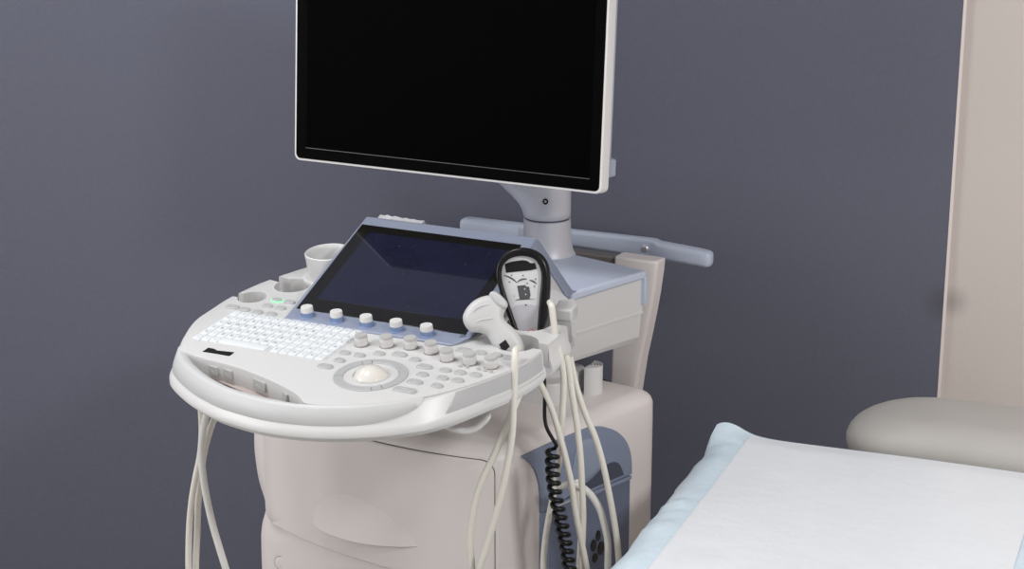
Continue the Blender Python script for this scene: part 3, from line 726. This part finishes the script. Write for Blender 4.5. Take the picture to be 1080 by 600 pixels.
# rolled flat cable standing beside the neck
for k, rr_ in enumerate((.006, .0105, .015, .0195)):
    b = MB(); ou, inn = [], []
    c0 = Vector((.1745, .195, 0))
    for q in range(25):
        t = R(-95+190*q/24); ou.append(c0+Vector((math.cos(t)*rr_, math.sin(t)*rr_, 0))); inn.append(c0+Vector((math.cos(t)*(rr_-.0022), math.sin(t)*(rr_-.0022), 0)))
    rs = [[o+Vector((0, 0, .753)), o+Vector((0, 0, .8)), i_+Vector((0, 0, .8)), i_+Vector((0, 0, .753))] for o, i_ in zip(ou, inn)]
    b.loft(rs); b.build('ribbon_layer', 'lip', lift, angle=40)
b = MB(); b.tube(crom(DATA['black_cable'], 6), .0052, 10); b.tube([p+Vector((0, .012, -.003)) for p in crom(DATA['black_cable'], 6)], .0045, 10)
b.build('power_lead', 'cord', UM, angle=60)

# ------------------------------------------------------------------ convex probe in the front holder
def frame_of(key, base):
    r, u, n_ = (Vector(v) for v in DATA[key])
    m = Matrix((r, u, n_)).transposed().to_4x4(); return Matrix.Translation(base) @ m
PF = frame_of('pr_axes', (.19, -.148, .935))
PB = thing('ultrasound_probe', 'pale grey curved ultrasound probe leaning in the front holder, black diamond sticker on its handle', 'probe', (.19, -.148, .90))
def puff(b, poly, prof, mi=0):
    """outline rounded over its thickness: prof is (inset, height)"""
    for sgn in (0,):
        b.loft([[Vector((x, y, h)) for x, y in offset(poly, -d)] for d, h in prof], mi)
def ccw(p):
    a = sum(p[i-1][0]*p[i][1]-p[i][0]*p[i-1][1] for i in range(len(p))); return p if a > 0 else p[::-1]
hd = ccw(crom2(DATA['pr_head'], 3, True))
b = MB(); puff(b, hd, [(.007, -.0135), (.003, -.0115), (.0008, -.007), (0, -.002), (.0006, .004), (.0026, .0085), (.0055, .0112), (.009, .0125)])
pbody = b.build('probe_body', 'probe', PB, PF, angle=55)
ns = ccw(crom2(DATA['pr_nose'], 3, True))
b = MB(); puff(b, ns, [(0, -.010), (0, .012), (.0012, .0152), (.0035, .0168)]); b.build('probe_lens_guard', 'probe', PB, PF, angle=55)
for k in ('pr_ridge', 'pr_ridge2'):
    b = MB(); pt = crom([(x, y, .0122) for x, y in DATA[k]], 5); b.tube(pt, [.0004+.0012*math.sin(math.pi*i/(len(pt)-1)) for i in range(len(pt))], 8); b.build('grip_ridge', 'probe', pbody, PF)
b = MB(); b.prism([tuple(p) for p in ccw(DATA['pr_stick'])], .0100, .0132); b.build('diamond_sticker', 'tape', PB, PF, label='black diamond-shaped sticker')
cb = crom(DATA['probe_cable'][:-2]+[[.193, -.239, .50], [.1925, -.235, .475], [.196, -.226, .500]]+DATA['cab_b'][:-2][::-1], 8)   # hangs in one long loop back up under the console
b = MB(); b.tube(cb, .0048, 12); b.build('probe_cable', 'cable', PB, angle=60)

# ------------------------------------------------------------------ black-rimmed hand control
HF = frame_of('hs_axes', (.212, -.062, .925))
HS = thing('hand_control', 'black-rimmed grey hand control with icons and a coiled black cord, standing behind the probe', 'hand control', (.212, -.062, .90))
ou, inn = crom2(DATA['hs_outer'], 4), crom2(DATA['hs_inner'], 4)
rs = []
for (ax, ay), (bx, by) in zip(ou, inn):
    pts_ = []
    for k in range(14):
        t = 2*math.pi*k/14; c, s_ = math.cos(t), math.sin(t)
        f_ = .5-.5*(abs(c)**.5)*(1 if c > 0 else -1); pts_.append(Vector((ax+(bx-ax)*f_, ay+(by-ay)*f_, .0115*(abs(s_)**.5)*(1 if s_ > 0 else -1))))
    rs.append(pts_)
b = MB(); b.loft(rs); b.build('rubber_rim', 'black', HS, HF, angle=70)
pl = ccw(list(inn)); ple = offset(pl, .0015)
b = MB(); b.loft([[Vector((x, y, h)) for x, y in offset(ple, -d)] for d, h in ((0, -.008), (0, .003), (.0008, .0042), (.002, .0045))]); face = b.build('face_plate', 'plate', HS, HF, angle=40)
ZF = .0045
def decal(name, poly, m, h=.0004):
    b = MB(); b.prism([tuple(p) for p in ccw(poly)], ZF-.0002, ZF+h); return b.build(name, m, face, HF)
lowface = [tuple(p) for p in DATA['hs_low']] + [(inn[-1][0]-.0015, inn[-1][1]+.008), (inn[0][0]+.0015, inn[0][1]+.008)]
decal('lower_field', lowface, 'plate2', .0003)
decal('black_patch', DATA['hs_patch'], 'tape', .0008)
b = MB()
for k in ('hs_arcs1', 'hs_arcs2', 'hs_arcs3'):
    p = crom([(x, y, ZF+.0002) for x, y in DATA[k]], 6); N = len(p)
    b.tube(p, [.0003+.0009*math.sin(math.pi*i/(N-1)) for i in range(N)], 6)
b.build('position_arcs', 'icon', face, HF)
b = MB(); 
for k, (x, y) in enumerate(DATA['hs_arrows']):
    s_ = 1 if k < 3 else -1; w = .0013
    b.prism([(x-w, y-w*.8*s_), (x+w, y-w*.8*s_), (x+w*.6, y+w*1.1*s_)] if s_ > 0 else [(x-w, y+w*.8), (x+w*.4, y-w*1.2), (x+w, y+w*.8)], ZF-.0002, ZF+.0004)
b.build('arrow_marks', 'icon', face, HF)
decal('chair_icon', DATA['hs_block'], 'icon', .0005)
decal('chair_base', DATA['hs_base'], 'icon', .0005)
cx_ = sum(p[0] for p in DATA['hs_block'])/len(DATA['hs_block']); cy_ = sum(p[1] for p in DATA['hs_block'])/len(DATA['hs_block'])
b = MB()
for dx, dy, s_ in ((-.001, .003, 1), (.0007, -.005, -1)):
    x, y = cx_+dx, cy_+dy; b.prism([(x-.001, y-.0012*s_), (x+.001, y-.0012*s_), (x+.0004, y+.0016*s_)][::s_], ZF, ZF+.0008)
b.build('icon_arrows', 'plate', face, HF)
(x, y), = DATA['hs_mark']; b = MB(); b.prism([(x-.0012, y-.001), (x+.0012, y-.0012), (x+.0008, y+.0012), (x-.0010, y+.0010)], ZF, ZF+.0007); b.build('small_mark', 'icon', face, HF)
(x, y), = DATA['hs_tri']; b = MB()
for p, q in (((x-.002, y-.0016), (x+.002, y-.0016)), ((x+.002, y-.0016), (x, y+.002)), ((x, y+.002), (x-.002, y-.0016))): b.tube([(*p, ZF+.0001), (*q, ZF+.0001)], .0002, 5)
b.build('warning_triangle', 'button', face, HF)
(x, y), = DATA['hs_red']; b = MB(); b.lathe([(.0034, -.0002), (.0034, .0005), (.0030, .0007)], (x, y, ZF), 20); b.lathe([(.0020, .0006), (.0020, .0009)], (x, y, ZF), 16, 1); b.build('red_mark', ['red', 'plate'], face, HF, label='small red mark')
# coiled cord
top = crom(DATA['coil_top'], 8); axs = crom(DATA['coil_axis'], 10)
L_ = [0]
for p, q in zip(axs, axs[1:]): L_.append(L_[-1]+(q-p).length)
pitch = .0134; turns = L_[-1]/pitch; steps = int(turns*18); coil = []
v1 = Vector((math.cos(R(27)), math.sin(R(27)), 0)); v2 = Vector((-math.sin(R(27)), math.cos(R(27)), 0))
for k in range(steps+1):
    s_ = L_[-1]*k/steps
    j = max(i for i in range(len(L_)) if L_[i] <= s_+1e-9); j = min(j, len(axs)-2)
    t = (s_-L_[j])/(L_[j+1]-L_[j]); p = axs[j].lerp(axs[j+1], t); a = 2*math.pi*k/18+.4
    rr_ = .0074*min(1, .45+k/14)
    coil.append(p+v1*rr_*math.cos(a)+v2*rr_*math.sin(a))
b = MB(); b.tube(top[:-2]+coil, [.0028 if k < len(top)+4 else .0037 for k in range(len(top)-2+len(coil))], 10); b.build('coiled_cord', 'cord', HS, angle=70, label='coiled black cord')

# ------------------------------------------------------------------ probe cables
def cable_thing(pts, label, m='cable', r=.0047):
    b = MB(); b.tube(crom(pts, 8), r, 12); o = b.build('probe_cable', m, None, angle=60)
    return tag(o, label, 'cable')
def plugged(key, yc, z):                       # led back into the connector panel, low down
    p = [Vector(q) for q in DATA[key]][:-1]; e = K @ fl(yc, z, .001); o = K @ fl(yc, z, .03)
    return p+[Vector(((p[-1].x+o.x)/2+.004, (p[-1].y+o.y)/2, z+.035)), o, e]
cable_thing(plugged('cab_c', -.300, .385), 'cream cable from under the console edge, crossing just right of the coiled black cord')
cable_thing(plugged('cab_d', -.330, .345), 'cream cable with rounded top beside the hand control, passing behind the coiled black cord')
cable_thing(plugged('cab_e', -.265, .345), 'straight cream cable hanging down the middle of the blue flank')
cable_thing(plugged('cab_f', -.195, .345), 'cream cable swinging furthest right, in front of the blue flank towards the bed pad')
cable_thing(plugged('cab_g', -.230, .385), 'white cable arching in a short hoop out of the blue flank', 'cable2', .0052)
cable_thing(plugged('cab_h', -.275, .300), 'white cable dropping from the grip opening behind the straight cream cable', 'cable2', .0044)
la = [Vector(q) for q in DATA['left_a']]; tgt = K @ Vector((-.075, fy(-.075)+.001, .385))
cable_thing(la+[la[-1].lerp(tgt, .45)+Vector((0, -.02, -.03)), tgt+Vector((-.004, -.02, .0)), tgt], 'white cable under console\'s left end bending right towards the cabinet', 'cable2', .0052)
lb, lc_ = DATA['left_b'][:-1], DATA['left_c'][:-1]
low = [lb[-1][0]*.5+lc_[-1][0]*.5, lb[-1][1]*.5+lc_[-1][1]*.5, min(lb[-1][2], lc_[-1][2])-.05]
cable_thing(lb+[low]+lc_[::-1], 'cream cable hanging in a long narrow loop from console\'s left end', 'cable', .0048)

# ------------------------------------------------------------------ examination table, its pad and head cushion
TF = Matrix.Translation((.675, -.05, 0)) @ Matrix.Rotation(R(5.5), 4, 'Z')
ET = thing('examination_table', 'beige vinyl examination table beside the machine, rounded head cushion showing behind its pad', 'examination table', (.675, -.05, 0))
TZ = .700
b = MB(); b.loft([[Vector((x, y, z)) for x, y in rrect(-.24+d, .24-d, -.95+d, .255-d, .04)] for z, d in ((.62, .01), (.625, .003), (.64, 0), (.675, 0), (.69, .006), (.698, .018), (.700, .03))]); b.build('table_top', 'vinyl', ET, TF, angle=50)
b = MB(); b.box((-.19, -.86, .10), (.19, .14, .62)); b.box((-.22, -.9, .0), (.22, .18, .10)); b.build('pedestal', 'vinyl2', ET, TF, bevel=.015, seg=3)
b = MB(); rs = []
for k in range(15):
    a = R(-60+150*k/14); z = .694+.052*math.sin(a) if a > 0 else .694+.05*math.sin(a); d = .062*(1-math.cos(a)) if a > 0 else .03*(1-math.cos(a))
    rs.append([Vector((x, y, z)) for x, y in rrect(-.092+d*1.9, .27-d, .330+d*.9, .535-d*.9, .098-.92*d, 10)])
for q in (.7, .35): rs.append([Vector((.09+(v.x-.09)*q, .4325+(v.y-.4325)*q, .746+.002*(1-q))) for v in rs[14]])
b.loft(rs); b.build('head_cushion', 'vinyl', ET, TF, angle=60, label='rounded beige vinyl head cushion')
b = MB(); b.box((-.08, .2, .60), (-.04, .45, .66)); b.box((.04, .2, .60), (.08, .45, .66)); b.build('cushion_bracket', 'vinyl2', ET, TF, bevel=.004)

# pad: white quilted middle, blue plastic border, far left corner lifted and creased
PN = thing('bed_pad', 'disposable white bed pad with pale blue border spread over the examination table', 'bed pad', (.675, -.05, .70))
def padz(x, y):
    z = TZ+.011
    z += .0014*math.sin(9*x+4*y)*math.sin(7*y-3*x)
    wr = math.exp(-((x+.12)/.13)**2-((y+.33)/.16)**2)     # crinkled patch towards the near left corner
    z += .0040*wr*(abs(math.sin(21*x+13*y+1.7*math.sin(17*y-9*x)))-.5+.6*abs(math.sin(34*y-19*x+2*math.sin(11*x))))
    dl = math.hypot((x+.285)*1.0, (y-.312)*1.2)           # lifted far corner
    z += .027*math.exp(-(dl/.040)**2)
    e = max(0, -.235-x); z -= 1.5*e*e*8 if e > 0 else 0
    if x < -.215: z += (.0012*math.sin(46*y+2*math.sin(17*y))+.0012*math.sin(97*y+30*x+3*math.sin(23*y)))*min(1, (-.215-x)/.03)
    if y > .27: z -= (y-.27)*.10*(1-math.exp(-(dl/.06)**2))
    return z
def pad_edge_x(y, t): return -.276+.0025*math.sin(38*y)+.002*math.sin(83*y+1)
NXp, NYp = 90, 120
def grid(x0f, x1, y0, y1, nx, ny, lift, name, m):
    b = MB(); vs = []
    for j in range(ny+1):
        y = y0+(y1-y0)*j/ny
        for i in range(nx+1):
            x0 = x0f(y, 0) if callable(x0f) else x0f
            x = x0+(x1-x0)*i/nx
            yy = y+(.012*math.exp(-((x+.26)/.05)**2)*(1 if j > ny*.8 else 0)*(j/ny-.8)/.2)
            vs.append(Vector((x, yy, padz(x, y)+lift)))
    fs = [(j*(nx+1)+i, j*(nx+1)+i+1, (j+1)*(nx+1)+i+1, (j+1)*(nx+1)+i) for j in range(ny) for i in range(nx)]
    nv = len(vs); vs += [v-Vector((0, 0, .0016)) for v in vs]
    fs += [tuple(nv+k for k in f[::-1]) for f in fs]
    rim = [j*(nx+1) for j in range(ny+1)] + [ny*(nx+1)+i for i in range(1, nx+1)] + [j*(nx+1)+nx for j in range(ny-1, -1, -1)] + list(range(nx-1, 0, -1))
    for a, c in zip(rim, rim[1:]+rim[:1]): fs.append((a, c, nv+c, nv+a))
    b.add(vs, fs); return b.build(name, m, PN, TF, angle=60)
grid(pad_edge_x, .278, -.62, .312, NXp, NYp, 0, 'blue_border', 'padb')
grid(-.217, .219, -.60, .302, 80, 120, .0022, 'white_quilt', 'padw')

# ------------------------------------------------------------------ light
def area(name, loc, sx, sy, power, col=(.985, .99, 1.), rot=(0, 0, 0)):
    l = bpy.data.lights.new(name, 'AREA'); l.shape = 'RECTANGLE'; l.size = sx; l.size_y = sy; l.energy = power; l.color = col
    o = bpy.data.objects.new(name, l); COL.objects.link(o); o.location = loc; o.rotation_euler = rot
area('ceiling_lamp', (-.5, -.7, 2.66), .6, .6, 18)
area('ceiling_lamp', (-1.6, -.3, 2.66), .6, .6, 9)
area('ceiling_lamp', (2.6, -1.2, 2.66), .6, .6, 66)
area('left_fill_light', (-1.75, -2.2, 1.6), 1.6, 1.3, 31, (.97, .98, 1.), (R(90), 0, R(-76)))  # added fill from the left
w = bpy.data.worlds.new('World'); SC.world = w; w.use_nodes = True
w.node_tree.nodes['Background'].inputs['Color'].default_value = (1, .98, .96, 1); w.node_tree.nodes['Background'].inputs['Strength'].default_value = .1

# ------------------------------------------------------------------ camera
cd = bpy.data.cameras.new('Camera'); cam = bpy.data.objects.new('Camera', cd); COL.objects.link(cam)
cd.sensor_fit = 'HORIZONTAL'; cd.sensor_width = 36.; cd.lens = 1950/1080*36
cam.location = CAM; cam.rotation_euler = (R(90-16), 0, R(27))
SC.camera = cam
SC.view_settings.view_transform = 'Standard'; SC.view_settings.look = 'None'; SC.view_settings.gamma = 1; SC.view_settings.use_curve_mapping = False
SC.view_settings.exposure = .03
